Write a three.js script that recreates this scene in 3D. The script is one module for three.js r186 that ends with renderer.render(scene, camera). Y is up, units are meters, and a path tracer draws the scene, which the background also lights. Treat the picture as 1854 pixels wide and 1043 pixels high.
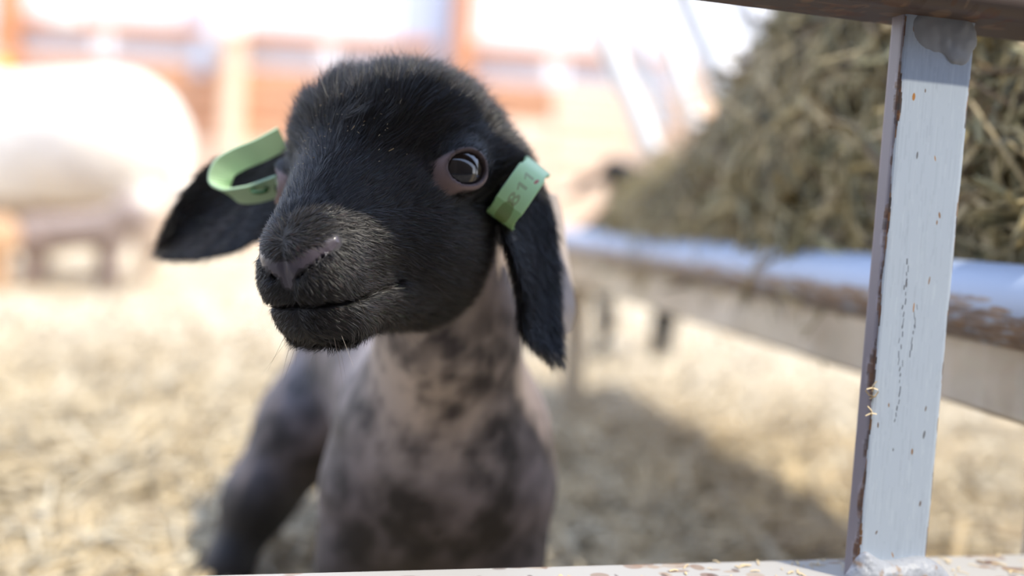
import * as THREE from 'three';
import { mergeGeometries } from 'three/addons/utils/BufferGeometryUtils.js';
import { ImprovedNoise } from 'three/addons/math/ImprovedNoise.js';

// ---------------------------------------------------------------- camera, sky, sun, exposure
const scene = new THREE.Scene();
const F = 1802, ROLL = 0.0637, PITCH = 0.066, EYE = 0.35;
const camera = new THREE.PerspectiveCamera(2 * Math.atan(521.5 / F) * 180 / Math.PI, 1854 / 1043, 0.02, 200);
camera.rotation.order = 'YXZ';
camera.position.set(0, EYE, 0);
camera.rotation.set(-PITCH, 0, ROLL);
camera.focus = 0.495;
camera.userData.fStop = 2.05;
camera.updateMatrixWorld(true);

const SUN = new THREE.Vector3(0.45, 0.84, 0.29).normalize();
const sun = new THREE.DirectionalLight(new THREE.Color(1, 0.92, 0.76), 2.45);
sun.name = 'sun';
sun.position.copy(SUN).multiplyScalar(12);
sun.castShadow = true; sun.shadow.radius = 2;
sun.shadow.mapSize.set(2048, 2048);
Object.assign(sun.shadow.camera, { left: -8, right: 8, top: 8, bottom: -8, near: 0.5, far: 40 });
scene.add(sun, sun.target);
// sky: an even gradient from pale horizon to blue zenith
{
  const W = 64, H = 128, d = new Float32Array(W * H * 4);
  for (let y = 0; y < H; y++) {
    const e = ((y + 0.5) / H - 0.5) * Math.PI, t = Math.max(0, Math.sin(e));
    const k = Math.pow(1 - t, 2.2);
    const c = [0.36 + 0.58 * k, 0.48 + 0.48 * k, 0.76 + 0.24 * k];
    for (let x = 0; x < W; x++) { const i = (y * W + x) * 4; for (let q = 0; q < 3; q++) d[i + q] = c[q] * 1.45; d[i + 3] = 1; }
  }
  const t = new THREE.DataTexture(d, W, H, THREE.RGBAFormat, THREE.FloatType);
  t.mapping = THREE.EquirectangularReflectionMapping; t.magFilter = THREE.LinearFilter; t.minFilter = THREE.LinearFilter; t.needsUpdate = true;
  scene.background = t; scene.environment = t;
}
const renderer = new THREE.WebGLRenderer({ antialias: true });
renderer.toneMapping = THREE.LinearToneMapping;
renderer.toneMappingExposure = 2.1;
renderer.shadowMap.enabled = true;

// ---------------------------------------------------------------- helpers
let seed = 7;
const rnd = () => { seed = (seed + 0x6d2b79f5) | 0; let t = Math.imul(seed ^ (seed >>> 15), 1 | seed); t = (t + Math.imul(t ^ (t >>> 7), 61 | t)) ^ t; return ((t ^ (t >>> 14)) >>> 0) / 4294967296; };
const rr = (a, b) => a + (b - a) * rnd();
const V = (x, y, z) => new THREE.Vector3(x, y, z);
const clamp = THREE.MathUtils.clamp, lerp = THREE.MathUtils.lerp, smooth = THREE.MathUtils.smoothstep;
const perlin = new ImprovedNoise();
const noise = (x, y, z) => perlin.noise(x, y, z);
const fbm = (x, y, z) => noise(x, y, z) * 0.6 + noise(x * 2.1 + 5, y * 2.1, z * 2.1) * 0.3 + noise(x * 4.3, y * 4.3 + 9, z * 4.3) * 0.15;
// a point seen at pixel (px, py) of the 1854 x 1043 frame, at a depth in metres along the line of sight
const at = (px, py, depth) => camera.localToWorld(V((px - 927) / F * depth, (521.5 - py) / F * depth, -depth));
const toPixel = (p) => { const q = camera.worldToLocal(p.clone()); return [927 + q.x / -q.z * F, 521.5 - q.y / -q.z * F, -q.z].map((v) => +v.toFixed(q ? 3 : 0)); };
const onGround = (px, py) => { const p = at(px, py, 1), o = camera.position; const t = EYE / (EYE - p.y); return o.clone().lerp(p, t); };
const used = {};
const numbered = (n) => { used[n] = (used[n] ?? -1) + 1; return used[n] ? n + '_' + String(used[n]).padStart(3, '0') : n; };
const std = (o) => new THREE.MeshStandardMaterial(o);
function mesh(name, geo, mat, parent) { const m = new THREE.Mesh(geo, mat); m.name = parent ? name : numbered(name); m.castShadow = m.receiveShadow = true; (parent ?? scene).add(m); return m; }
function thing(name, label, category, pos = V(0, 0, 0), group) {
  const g = new THREE.Group(); g.name = numbered(name); g.position.copy(pos); scene.add(g);
  g.userData = { label, category }; if (group) g.userData.group = group; return g;
}
function geo(positions, indices, normals, colors, uvs) {
  const g = new THREE.BufferGeometry();
  g.setAttribute('position', new THREE.BufferAttribute(positions instanceof Float32Array ? positions : new Float32Array(positions), 3));
  if (colors) g.setAttribute('color', new THREE.BufferAttribute(colors instanceof Float32Array ? colors : new Float32Array(colors), 3));
  if (uvs) g.setAttribute('uv', new THREE.BufferAttribute(new Float32Array(uvs), 2));
  g.setIndex(new THREE.BufferAttribute(indices instanceof Uint32Array ? indices : new Uint32Array(indices), 1));
  if (normals) g.setAttribute('normal', new THREE.BufferAttribute(normals instanceof Float32Array ? normals : new Float32Array(normals), 3)); else g.computeVertexNormals();
  return g;
}
// surface nets: meshes the zero level of a distance field
function nets(f, lo, hi, cell) {
  const nx = Math.ceil((hi[0] - lo[0]) / cell) + 1, ny = Math.ceil((hi[1] - lo[1]) / cell) + 1, nz = Math.ceil((hi[2] - lo[2]) / cell) + 1;
  const v = new Float32Array(nx * ny * nz), id = (i, j, k) => i + nx * (j + ny * k);
  for (let k = 0; k < nz; k++) for (let j = 0; j < ny; j++) for (let i = 0; i < nx; i++) v[id(i, j, k)] = f(lo[0] + i * cell, lo[1] + j * cell, lo[2] + k * cell);
  const cellVert = new Int32Array(nx * ny * nz).fill(-1), pos = [], idx = [];
  const E = [[0, 1], [2, 3], [4, 5], [6, 7], [0, 2], [1, 3], [4, 6], [5, 7], [0, 4], [1, 5], [2, 6], [3, 7]];
  for (let k = 0; k < nz - 1; k++) for (let j = 0; j < ny - 1; j++) for (let i = 0; i < nx - 1; i++) {
    const c = []; let neg = 0;
    for (let q = 0; q < 8; q++) { const w = v[id(i + (q & 1), j + ((q >> 1) & 1), k + (q >> 2))]; c.push(w); if (w < 0) neg++; }
    if (neg === 0 || neg === 8) continue;
    let x = 0, y = 0, z = 0, n = 0;
    for (const [a, b] of E) if ((c[a] < 0) !== (c[b] < 0)) {
      const t = c[a] / (c[a] - c[b]);
      x += (a & 1) + t * ((b & 1) - (a & 1)); y += ((a >> 1) & 1) + t * (((b >> 1) & 1) - ((a >> 1) & 1)); z += (a >> 2) + t * ((b >> 2) - (a >> 2)); n++;
    }
    cellVert[id(i, j, k)] = pos.length / 3;
    pos.push(lo[0] + (i + x / n) * cell, lo[1] + (j + y / n) * cell, lo[2] + (k + z / n) * cell);
  }
  const quad = (a, b, c, d, flip) => { if (a < 0 || b < 0 || c < 0 || d < 0) return; if (flip) idx.push(a, c, b, a, d, c); else idx.push(a, b, c, a, c, d); };
  for (let k = 1; k < nz - 1; k++) for (let j = 1; j < ny - 1; j++) for (let i = 1; i < nx - 1; i++) {
    const s = v[id(i, j, k)] < 0;
    if (s !== v[id(i + 1, j, k)] < 0) quad(cellVert[id(i, j - 1, k - 1)], cellVert[id(i, j, k - 1)], cellVert[id(i, j, k)], cellVert[id(i, j - 1, k)], !s);
    if (s !== v[id(i, j + 1, k)] < 0) quad(cellVert[id(i - 1, j, k - 1)], cellVert[id(i - 1, j, k)], cellVert[id(i, j, k)], cellVert[id(i, j, k - 1)], !s);
    if (s !== v[id(i, j, k + 1)] < 0) quad(cellVert[id(i - 1, j - 1, k)], cellVert[id(i, j - 1, k)], cellVert[id(i, j, k)], cellVert[id(i - 1, j, k)], !s);
  }
  const P = new Float32Array(pos), N = new Float32Array(pos.length), h = cell * 0.4;
  for (let i = 0; i < P.length; i += 3) {
    const x = P[i], y = P[i + 1], z = P[i + 2];
    let a = f(x + h, y, z) - f(x - h, y, z), b = f(x, y + h, z) - f(x, y - h, z), c = f(x, y, z + h) - f(x, y, z - h); const l = Math.hypot(a, b, c) || 1;
    N[i] = a / l; N[i + 1] = b / l; N[i + 2] = c / l;
  }
  return { pos: P, idx: new Uint32Array(idx), nor: N };
}
const smin = (a, b, k) => { const h = Math.max(k - Math.abs(a - b), 0) / k; return Math.min(a, b) - h * h * k * 0.25; };
const smax = (a, b, k) => -smin(-a, -b, k);
const sdEll = (x, y, z, cx, cy, cz, a, b, c) => { x -= cx; y -= cy; z -= cz; const k0 = Math.hypot(x / a, y / b, z / c), k1 = Math.hypot(x / (a * a), y / (b * b), z / (c * c)); return k1 < 1e-9 ? -Math.min(a, b, c) : k0 * (k0 - 1) / k1; };
const sdCap = (x, y, z, A, B, ra, rb) => {
  const bx = B[0] - A[0], by = B[1] - A[1], bz = B[2] - A[2], px = x - A[0], py = y - A[1], pz = z - A[2];
  const t = clamp((px * bx + py * by + pz * bz) / (bx * bx + by * by + bz * bz), 0, 1);
  return Math.hypot(px - bx * t, py - by * t, pz - bz * t) - (ra + (rb - ra) * t);
};
const xyz = (v) => [v.x, v.y, v.z];
// a strip with thickness along a path, width axis per point
function band(path, width, thick, wdir, samples = 24, taper) {
  const curve = new THREE.CatmullRomCurve3(path), pos = [], idx = [], uv = [], n = samples;
  for (let i = 0; i <= n; i++) {
    const t = i / n, p = curve.getPointAt(t), tan = curve.getTangentAt(t);
    const w0 = (typeof wdir === 'function' ? wdir(t) : wdir).clone(), w = w0.addScaledVector(tan, -w0.dot(tan)).normalize(), nn = tan.clone().cross(w).normalize();
    const W = width * (taper ? taper(t) : 1) / 2, T = thick / 2, B = Math.min(T, W) * 0.5;
    for (const [a, b] of [[-W + B, -T], [W - B, -T], [W, -T + B], [W, T - B], [W - B, T], [-W + B, T], [-W, T - B], [-W, -T + B]]) {
      const q = p.clone().addScaledVector(w, a).addScaledVector(nn, b); pos.push(q.x, q.y, q.z); uv.push(t, (a + W) / (2 * W));
    }
  }
  for (let i = 0; i < n; i++) for (let j = 0; j < 8; j++) { const a = i * 8 + j, b = i * 8 + (j + 1) % 8; idx.push(a, b, a + 8, b, b + 8, a + 8); }
  for (const base of [0, n * 8]) for (let j = 1; j < 7; j++) base ? idx.push(base, base + j, base + j + 1) : idx.push(base, base + j + 1, base + j);
  const g = geo(pos, idx, null, null, uv).toNonIndexed(); g.computeVertexNormals(); return g;
}
function tube(path, r, seg = 24, rad = 10) { return new THREE.TubeGeometry(new THREE.CatmullRomCurve3(path), seg, r, rad, false); }
function canvasTex(w, h, draw, srgb = true) {
  const c = document.createElement('canvas'); c.width = w; c.height = h; draw(c.getContext('2d'), w, h);
  const t = new THREE.CanvasTexture(c); if (srgb) t.colorSpace = THREE.SRGBColorSpace; t.wrapS = t.wrapT = THREE.RepeatWrapping; return t;
}
function bakeAt(g, base) { return g.translate(-base.x, -base.y, -base.z); }

// ---------------------------------------------------------------- ground
function groundHeight(x, z) { return 0.010 * fbm(x * 2.2, 0.3, z * 2.2) + 0.012 * noise(x * 7, 1.7, z * 7); }
{
  const nx = 220, nz = 220, pos = [], idx = [], col = [];
  for (let k = 0; k <= nz; k++) for (let i = 0; i <= nx; i++) {
    const x = -9 + 18 * i / nx, z = 2.5 - 14 * k / nz, h = groundHeight(x, z);
    pos.push(x, h - 0.012, z);
    const m = 0.75 + 0.5 * fbm(x * 3, 4, z * 3), s = smooth(-z, 1.2, 3.2), pen = smooth(-z + x * 0.27, 0.42, 0.5);
    col.push(...[[0.42, 0.68, 0.12], [0.33, 0.57, 0.112], [0.20, 0.40, 0.105]].map(([a, b, c]) => lerp(c, lerp(a, b, s), pen) * m));
  }
  for (let k = 0; k < nz; k++) for (let i = 0; i < nx; i++) { const a = k * (nx + 1) + i; idx.push(a, a + 1, a + nx + 1, a + 1, a + nx + 2, a + nx + 1); }
  const m = mesh('floor', geo(pos, idx, null, col), std({ vertexColors: true, roughness: 0.95 }));
  m.userData.kind = 'structure';
}
function ribbonGeo(len, wid, bend, segs = 3) {
  const pos = [], idx = [];
  for (let i = 0; i <= segs; i++) { const t = i / segs - 0.5, y = bend * (0.25 - t * t) * 4; const w = wid * (1 - 0.5 * Math.abs(t)); pos.push(t * len, y, -w / 2, t * len, y + wid * 0.35, 0, t * len, y, w / 2); }
  for (let i = 0; i < segs; i++) for (const o of [0, 1]) { const a = i * 3 + o; idx.push(a, a + 1, a + 3, a + 1, a + 4, a + 3); }
  return geo(pos, idx);
}
const strawMat = std({ color: 0xffffff, roughness: 0.55, side: THREE.DoubleSide });
{
  const straw = new THREE.Group(); straw.name = numbered('straw'); scene.add(straw);
  straw.userData = { kind: 'stuff', label: 'loose pale yellow straw bedding covering the pen ground', category: 'straw' };
  const kinds = [ribbonGeo(0.17, 0.0085, 0.006), ribbonGeo(0.10, 0.0045, 0.004), ribbonGeo(0.24, 0.0055, 0.010)];
  const M = new THREE.Matrix4(), Q = new THREE.Quaternion(), E = new THREE.Euler(), C = new THREE.Color();
  kinds.forEach((g, n) => {
    const N = 17000, im = new THREE.InstancedMesh(g, strawMat, N); im.name = 'straw_stalks'; im.castShadow = im.receiveShadow = true;
    for (let i = 0; i < N; i++) {
      const d = 0.55 + 5.4 * Math.pow(rnd(), 1.8), u = rr(-0.62, 0.62);
      const x = u * d, z = -d;
      E.set(rr(-0.5, 0.5), rr(0, 6.283), rr(-0.13, 0.13)); Q.setFromEuler(E);
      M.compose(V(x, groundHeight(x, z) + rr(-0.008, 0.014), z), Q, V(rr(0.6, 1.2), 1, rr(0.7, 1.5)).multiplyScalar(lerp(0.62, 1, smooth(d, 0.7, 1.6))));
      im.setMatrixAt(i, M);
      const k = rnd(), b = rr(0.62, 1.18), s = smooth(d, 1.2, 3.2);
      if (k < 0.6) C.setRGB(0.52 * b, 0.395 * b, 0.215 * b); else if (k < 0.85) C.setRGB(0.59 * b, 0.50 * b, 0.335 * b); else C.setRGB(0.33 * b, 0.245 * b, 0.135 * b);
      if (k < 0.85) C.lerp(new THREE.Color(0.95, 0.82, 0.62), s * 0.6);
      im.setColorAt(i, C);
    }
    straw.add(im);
  });
}

// ---------------------------------------------------------------- the lamb: head frame
const HEAD = { p: at(704, 348, 0.565), yaw: 0.41, pitch: 0.058, roll: 0.117, s: 1.063 };
const headM = new THREE.Matrix4().compose(HEAD.p, new THREE.Quaternion().setFromEuler(new THREE.Euler(HEAD.pitch, -HEAD.yaw, HEAD.roll, 'YXZ')), V(1, 1, 1).multiplyScalar(HEAD.s / 1000));
const headW = (x, y, z) => V(x, y, z).applyMatrix4(headM);
const EYEC = [47, 7, 12], EYER = 14.5, EYEA = V(0.84, 0.10, 0.53).normalize();
const EYEH = V(-0.53, 0, 0.84).normalize(), EYEV = EYEA.clone().cross(EYEH).multiplyScalar(-1).normalize();
const NECK0 = new THREE.Vector3(0, -30, -40);
function eyeCoords(x, y, z) { const ax = Math.abs(x) - EYEC[0], ay = y - EYEC[1], az = z - EYEC[2]; return [ax * EYEA.x + ay * EYEA.y + az * EYEA.z, ax * EYEH.x + ay * EYEH.y + az * EYEH.z, ax * EYEV.x + ay * EYEV.y + az * EYEV.z, Math.hypot(ax, ay, az)]; }
const almond = (h, v) => { const hw = h > 0 ? 11.4 : 10, vv = v > 0 ? 8.4 : 8.8; return (Math.hypot(h / hw, v / vv) - 1) * 10; };
const mouthY = (x, z) => -51 + 0.11 * Math.max(0, 80 - z) + 0.0011 * Math.pow(Math.max(0, 80 - z), 2);
function headSDF(x, y, z) {
  const ax = Math.abs(x);
  let d = sdEll(ax, y, z, 0, 17, -20, 55, 44, 54);
  d = smin(d, sdEll(ax, y, z, 13, 31, 2, 33, 27, 32), 14);                       // forehead wool
  d = smin(d, sdCap(ax, y, z, [0, 8, 18], [0, -20, 68], 36, 21), 16);            // nasal block
  d = smin(d, sdCap(ax, y, z, [13, -14, 28], [8, -31, 68], 27, 17), 14);        // muzzle flanks
  d = smin(d, sdEll(ax, y, z, 8, -40, 77, 17, 16, 17), 10);                     // upper lip lobes
  d = smin(d, sdEll(ax, y, z, 0, -27, 82, 14, 11, 13), 12);                      // nose tip
  d = smin(d, sdEll(ax, y, z, 28, -22, 0, 23, 34, 38), 18);                      // cheeks
  d = smin(d, sdEll(ax, y, z, 40, 11, 6, 19, 17, 21), 9);
  d = smin(d, sdEll(ax, y, z, 46, 4, -32, 21, 20, 22), 14);                      // root of the ear                         // orbit
  let jaw = sdCap(ax, y, z, [8, -44, 2], [7, -51, 64], 25, 16);
  jaw = smin(jaw, sdEll(ax, y, z, 0, -56, 69, 23, 15, 19), 10);                  // chin
  jaw = smin(jaw, sdEll(ax, y, z, 0, -38, -20, 38, 34, 34), 16);
  d = smin(d, jaw, 7);
  // mouth line: a shallow groove
  if (z > 15) { const my = mouthY(ax, z), g = Math.hypot(y - my, Math.max(0, 42 - z) * 0.8); d = smax(d, -Math.max(g - 0.9, -d - 4), 2.2); }
  // nostrils: comma slits under the wing of the nose, and the philtrum
  const wing = sdCap(ax, y, z, [3, -33, 92], [11, -28.5, 90], 3.2, 2.8), wing2 = sdCap(ax, y, z, [11, -28.5, 90], [19, -23, 83.5], 3.0, 2.0);
  d = smin(d, Math.min(wing, wing2), 3.0);
  const n1 = sdCap(ax, y, z, [6, -38.5, 94], [11.5, -34.5, 92], 0.9, 1.3), n2 = sdCap(ax, y, z, [11.5, -34.5, 92], [18, -28.5, 88], 1.3, 0.6);
  d = smax(d, -Math.min(n1, n2), 1.6);
  d = smax(d, -sdCap(ax, y, z, [0, -31, 97], [0, -50, 95.5], 1.0, 1.4), 1.4);
  // eye: lid ring and opening
  const [e, h, v, r] = eyeCoords(x, y, z);
  if (e > -6 && Math.abs(h) < 26 && Math.abs(v) < 26) {
    const al = almond(h, v);
    d = smin(d, Math.hypot(al - 1.4, (r - EYER - 0.2) * 0.9) - 2.3, 4);
    d = smax(d, -Math.max(al + 0.8, -(e - 1)), 1.2);
  }
  return d;
}
const headNets = nets(headSDF, [-66, -96, -86], [66, 80, 112], 1.7);

// ears: a leaf between two edge curves with a cupped middle and thickness
function earGeo(E1, E2, cup, thick, n = 40, m = 18) {
  const a = new THREE.CatmullRomCurve3(E1), b = new THREE.CatmullRomCurve3(E2), pos = [], idx = [];
  const rows = [];
  for (let i = 0; i <= n; i++) {
    const t = i / n, p = a.getPoint(t), q = b.getPoint(t), row = [];
    for (let j = 0; j <= m; j++) { const u = j / m; row.push(p.clone().lerp(q, u).addScaledVector(cup(t), 4 * u * (1 - u))); }
    rows.push(row);
  }
  const nor = (i, j) => { const i0 = Math.max(0, i - 1), i1 = Math.min(n - 1, i + 1), j0 = Math.max(0, j - 1), j1 = Math.min(m, j + 1); return rows[i1][j].clone().sub(rows[i0][j]).cross(rows[Math.min(i, n - 1)][j1].clone().sub(rows[Math.min(i, n - 1)][j0])).normalize(); };
  for (const s of [1, -1]) for (let i = 0; i <= n; i++) for (let j = 0; j <= m; j++) {
    const u = j / m, t = i / n, th = thick * Math.sqrt(Math.max(0, 1 - Math.pow(2 * u - 1, 4))) * Math.sqrt(Math.max(0, 1 - Math.pow(t, 6)));
    const p = rows[i][j].clone().addScaledVector(nor(i, j), s * th / 2); pos.push(p.x, p.y, p.z);
  }
  const K = (n + 1) * (m + 1);
  for (let i = 0; i < n; i++) for (let j = 0; j < m; j++) { const q = i * (m + 1) + j; idx.push(q, q + m + 1, q + 1, q + 1, q + m + 1, q + m + 2); const w = q + K; idx.push(w, w + 1, w + m + 1, w + 1, w + m + 2, w + m + 1); }
  const g = geo(pos, idx); return { pos: g.attributes.position.array, idx: g.index.array, nor: g.attributes.normal.array };
}
const earL = earGeo(
  [at(520, 268, 0.605), at(455, 268, 0.612), at(385, 292, 0.622), at(325, 360, 0.634), at(290, 430, 0.64), at(284, 458, 0.643)],
  [at(520, 415, 0.590), at(470, 432, 0.598), at(425, 456, 0.608), at(365, 468, 0.622), at(315, 470, 0.636), at(288, 464, 0.643)],
  (t) => V(0, 0.15, -1).multiplyScalar(0.016 * Math.sin(Math.PI * Math.min(1, t * 0.9 + 0.1))), 0.005);
const earR = earGeo(
  [at(905, 330, 0.548), at(905, 400, 0.545), at(930, 470, 0.545), at(946, 540, 0.55), at(950, 600, 0.552), at(1000, 655, 0.56)],
  [at(965, 300, 0.585), at(1000, 380, 0.588), at(1010, 460, 0.585), at(1014, 540, 0.58), at(1018, 610, 0.572), at(1016, 655, 0.562)],
  (t) => V(0.75, 0, 0.65).multiplyScalar(-0.008 * Math.sin(Math.PI * Math.min(1, t * 0.9 + 0.1))), 0.007);

// body in world space
const B = [
  // a, b, radius a, radius b
  [headW(0, -8, -46), at(812, 600, 0.645), 0.041, 0.041],
  [at(812, 600, 0.645), at(805, 740, 0.69), 0.041, 0.058],
  [at(800, 760, 0.70), at(700, 590, 0.98), 0.064, 0.078],
  [at(800, 850, 0.70), at(720, 690, 0.95), 0.058, 0.068],
  [at(722, 790, 0.70), at(692, 890, 0.70), 0.040, 0.034],
  [at(895, 800, 0.70), at(908, 890, 0.70), 0.035, 0.030],
  [at(780, 950, 0.70), at(800, 860, 0.70), 0.046, 0.056],
  [at(672, 890, 0.70), at(650, 1010, 0.70), 0.032, 0.025], [at(650, 1010, 0.70), at(640, 1250, 0.70), 0.022, 0.013],
  [at(912, 890, 0.70), at(915, 1010, 0.70), 0.030, 0.021], [at(915, 1010, 0.70), at(915, 1250, 0.70), 0.021, 0.013],
  [at(655, 640, 0.98), at(560, 770, 0.93), 0.062, 0.044], [at(560, 770, 0.93), at(470, 900, 0.91), 0.044, 0.029], [at(470, 900, 0.91), at(412, 1030, 0.89), 0.028, 0.017], [at(412, 1030, 0.89), at(400, 1105, 0.88), 0.017, 0.013],
  [at(760, 680, 1.02), at(790, 800, 1.0), 0.055, 0.035], [at(790, 800, 1.0), at(800, 900, 1.02), 0.032, 0.018], [at(800, 900, 1.02), at(800, 1010, 0.99), 0.017, 0.012],
].map(([a, b, r, q]) => [xyz(a), xyz(b), r, q]);
const bodySDF = (x, y, z) => { let d = 1; for (const [a, b, r, q] of B) d = smin(d, sdCap(x, y, z, a, b, r, q), 0.028); return d; };
const bodyNets = nets(bodySDF, [-0.36, -0.005, -1.2], [0.06, 0.46, -0.52], 0.005);

// colours of skin and coat
const pinkRim = (h, v) => 0.7 + 4.0 * smooth(h, 3, 11) * smooth(-v, -9, -3) + 2.2 * smooth(-v, 2, 8);
function headSkin(lx, ly, lz) {
  const [e, h, v, r] = eyeCoords(lx, ly, lz), al = almond(h, v), ax = Math.abs(lx);
  const c = [0.013, 0.012, 0.0125];
  const mix = (k, q) => { for (let i = 0; i < 3; i++) c[i] = lerp(c[i], q[i], k); };
  const nose = noseMask(lx, ly, lz); mix(nose, [0.062, 0.050, 0.058]);
  if (e > 0 && al < 20) { const rim = pinkRim(h, v); mix((1 - smooth(al, rim - 1.5, rim + 2.5)) * 0.95, [0.32, 0.225, 0.21]); mix((1 - smooth(al, 0, 2.2)) * 0.8, [0.07, 0.05, 0.05]); }
  return c;
}
function noseMask(lx, ly, lz) {
  const ax = Math.abs(lx);
  const w = Math.min(sdCap(ax, ly, lz, [0, -35, 95], [11, -29.5, 91.5], 3.8, 3.7), sdCap(ax, ly, lz, [11, -29.5, 91.5], [20, -23.5, 84], 3.7, 2.2), sdCap(ax, ly, lz, [0, -35, 95], [0, -42, 95], 3.2, 2.2));
  return 1 - smooth(w, -0.2, 1.4);
}
function bodyCoat(p) {
  const n1 = fbm(p.x * 62, p.y * 50, p.z * 62), n2 = fbm(p.x * 24 + 4, p.y * 17, p.z * 24), h = p.y;
  // throat and breast are pale with dark mottling, shoulders grey, legs black
  const mid = Math.exp(-Math.pow((p.x + 0.046) / 0.042, 2)) * smooth(h, 0.155, 0.225) * smooth(p.z, -0.80, -0.70);
  const m = clamp(0.66 + 1.5 * n1 + 1.3 * n2, 0, 1), q = clamp(0.5 + 1.5 * n2 + 0.9 * n1, 0, 1);
  const dark = [0.026, 0.020, 0.019], grey = [0.21, 0.172, 0.172], pale = [0.74, 0.60, 0.49], leg = (1 - smooth(h, 0.075, 0.15)) * 0.94;
  return [0, 1, 2].map((i) => lerp(lerp(lerp(dark[i], grey[i], q), lerp(dark[i] * 3.2, pale[i], m), mid), [0.012, 0.011, 0.011][i], leg));
}
const lambBase = V(at(780, 900, 0.78).x, 0, at(780, 900, 0.78).z);
const lamb = thing('lamb', 'young black lamb with a green tag in each ear looking through the metal gate', 'lamb', lambBase);
const furSource = [];                        // triangles that carry fur
{
  const pos = [], idx = [], nor = [], col = [];
  const add = (P, I, N, color) => { const o = pos.length / 3; for (let i = 0; i < P.length; i += 3) { pos.push(P[i], P[i + 1], P[i + 2]); nor.push(N[i], N[i + 1], N[i + 2]); col.push(...color(i / 3)); } for (const k of I) idx.push(k + o); };
  // head
  const HP = new Float32Array(headNets.pos.length), HN = new Float32Array(headNets.pos.length), nm = new THREE.Matrix3().getNormalMatrix(headM), v = V(0, 0, 0);
  for (let i = 0; i < HP.length; i += 3) { v.fromArray(headNets.pos, i).applyMatrix4(headM).toArray(HP, i); v.fromArray(headNets.nor, i).applyMatrix3(nm).normalize().toArray(HN, i); }
  add(HP, headNets.idx, HN, (i) => headSkin(headNets.pos[i * 3], headNets.pos[i * 3 + 1], headNets.pos[i * 3 + 2]));
  furSource.push({ kind: 'head', P: HP, I: headNets.idx, N: HN, L: headNets.pos });
  for (const [g, k] of [[earL, 'earL'], [earR, 'earR']]) { add(g.pos, g.idx, g.nor, (i) => { const inner = k === 'earL' && g.nor[i * 3 + 2] > 0.45 ? clamp(0.6 + 1.5 * noise(g.pos[i * 3] * 60, g.pos[i * 3 + 1] * 60, 2), 0, 1) : 0; return [lerp(0.014, 0.050, inner), lerp(0.012, 0.030, inner), lerp(0.012, 0.030, inner)]; }); furSource.push({ kind: k, P: g.pos, I: g.idx, N: g.nor }); }
  add(bodyNets.pos, bodyNets.idx, bodyNets.nor, (i) => bodyCoat(V(bodyNets.pos[i * 3], bodyNets.pos[i * 3 + 1], bodyNets.pos[i * 3 + 2])));
  furSource.push({ kind: 'body', P: bodyNets.pos, I: bodyNets.idx, N: bodyNets.nor });
  mesh('body', bakeAt(geo(pos, idx, nor, col), lambBase), new THREE.MeshPhysicalMaterial({ vertexColors: true, roughness: 0.62, sheen: 0.3, sheenRoughness: 0.5, sheenColor: new THREE.Color(0.5, 0.5, 0.55) }), lamb);
}
{
  const map = new Map(), pos = [], nor = [], idx = [], P = headNets.pos, I = headNets.idx, v = V(0, 0, 0), nm = new THREE.Matrix3().getNormalMatrix(headM);
  const vert = (k) => { if (!map.has(k)) { map.set(k, pos.length / 3); v.fromArray(headNets.nor, k * 3); const n = v.clone(); v.fromArray(P, k * 3).addScaledVector(n, 0.12).applyMatrix4(headM); pos.push(v.x, v.y, v.z); n.applyMatrix3(nm).normalize(); nor.push(n.x, n.y, n.z); } return map.get(k); };
  for (let t = 0; t < I.length; t += 3) if ([0, 1, 2].every((q) => noseMask(P[I[t + q] * 3], P[I[t + q] * 3 + 1], P[I[t + q] * 3 + 2]) > 0.35)) idx.push(vert(I[t]), vert(I[t + 1]), vert(I[t + 2]));
  mesh('nose', bakeAt(geo(pos, idx, nor), lambBase), new THREE.MeshPhysicalMaterial({ color: new THREE.Color(0.074, 0.060, 0.074), roughness: 0.36, clearcoat: 0.4, clearcoatRoughness: 0.3 }), lamb).userData.label = 'bare purple grey nose';
}
// eyes
for (const s of [1, -1]) {
  const g = new THREE.SphereGeometry(EYER, 40, 28), p = g.attributes.position, col = [];
  for (let i = 0; i < p.count; i++) {
    const q = V(p.getX(i), p.getY(i), p.getZ(i)), e = q.dot(EYEA) / EYER, h = q.dot(EYEH) / EYER, v = q.dot(EYEV) / EYER;
    const pupil = e > 0 && Math.hypot(h / 0.46, v / 0.26) < 1, iris = Math.hypot(h, v) < 0.66;
    col.push(...(pupil ? [0.004, 0.004, 0.006] : iris ? [0.016, 0.011, 0.009] : [0.03, 0.022, 0.02]));
  }
  g.setAttribute('color', new THREE.Float32BufferAttribute(col, 3));
  g.translate(...EYEC); if (s < 0) { g.scale(-1, 1, 1); const I = g.index.array; for (let i = 0; i < I.length; i += 3) { const t = I[i]; I[i] = I[i + 1]; I[i + 1] = t; } }
  g.applyMatrix4(headM);
  const m = mesh('eye', bakeAt(g, lambBase), new THREE.MeshPhysicalMaterial({ vertexColors: true, roughness: 0.04, clearcoat: 1, clearcoatRoughness: 0.02 }), lamb);
  m.userData.label = 'glossy dark eye';
}
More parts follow.
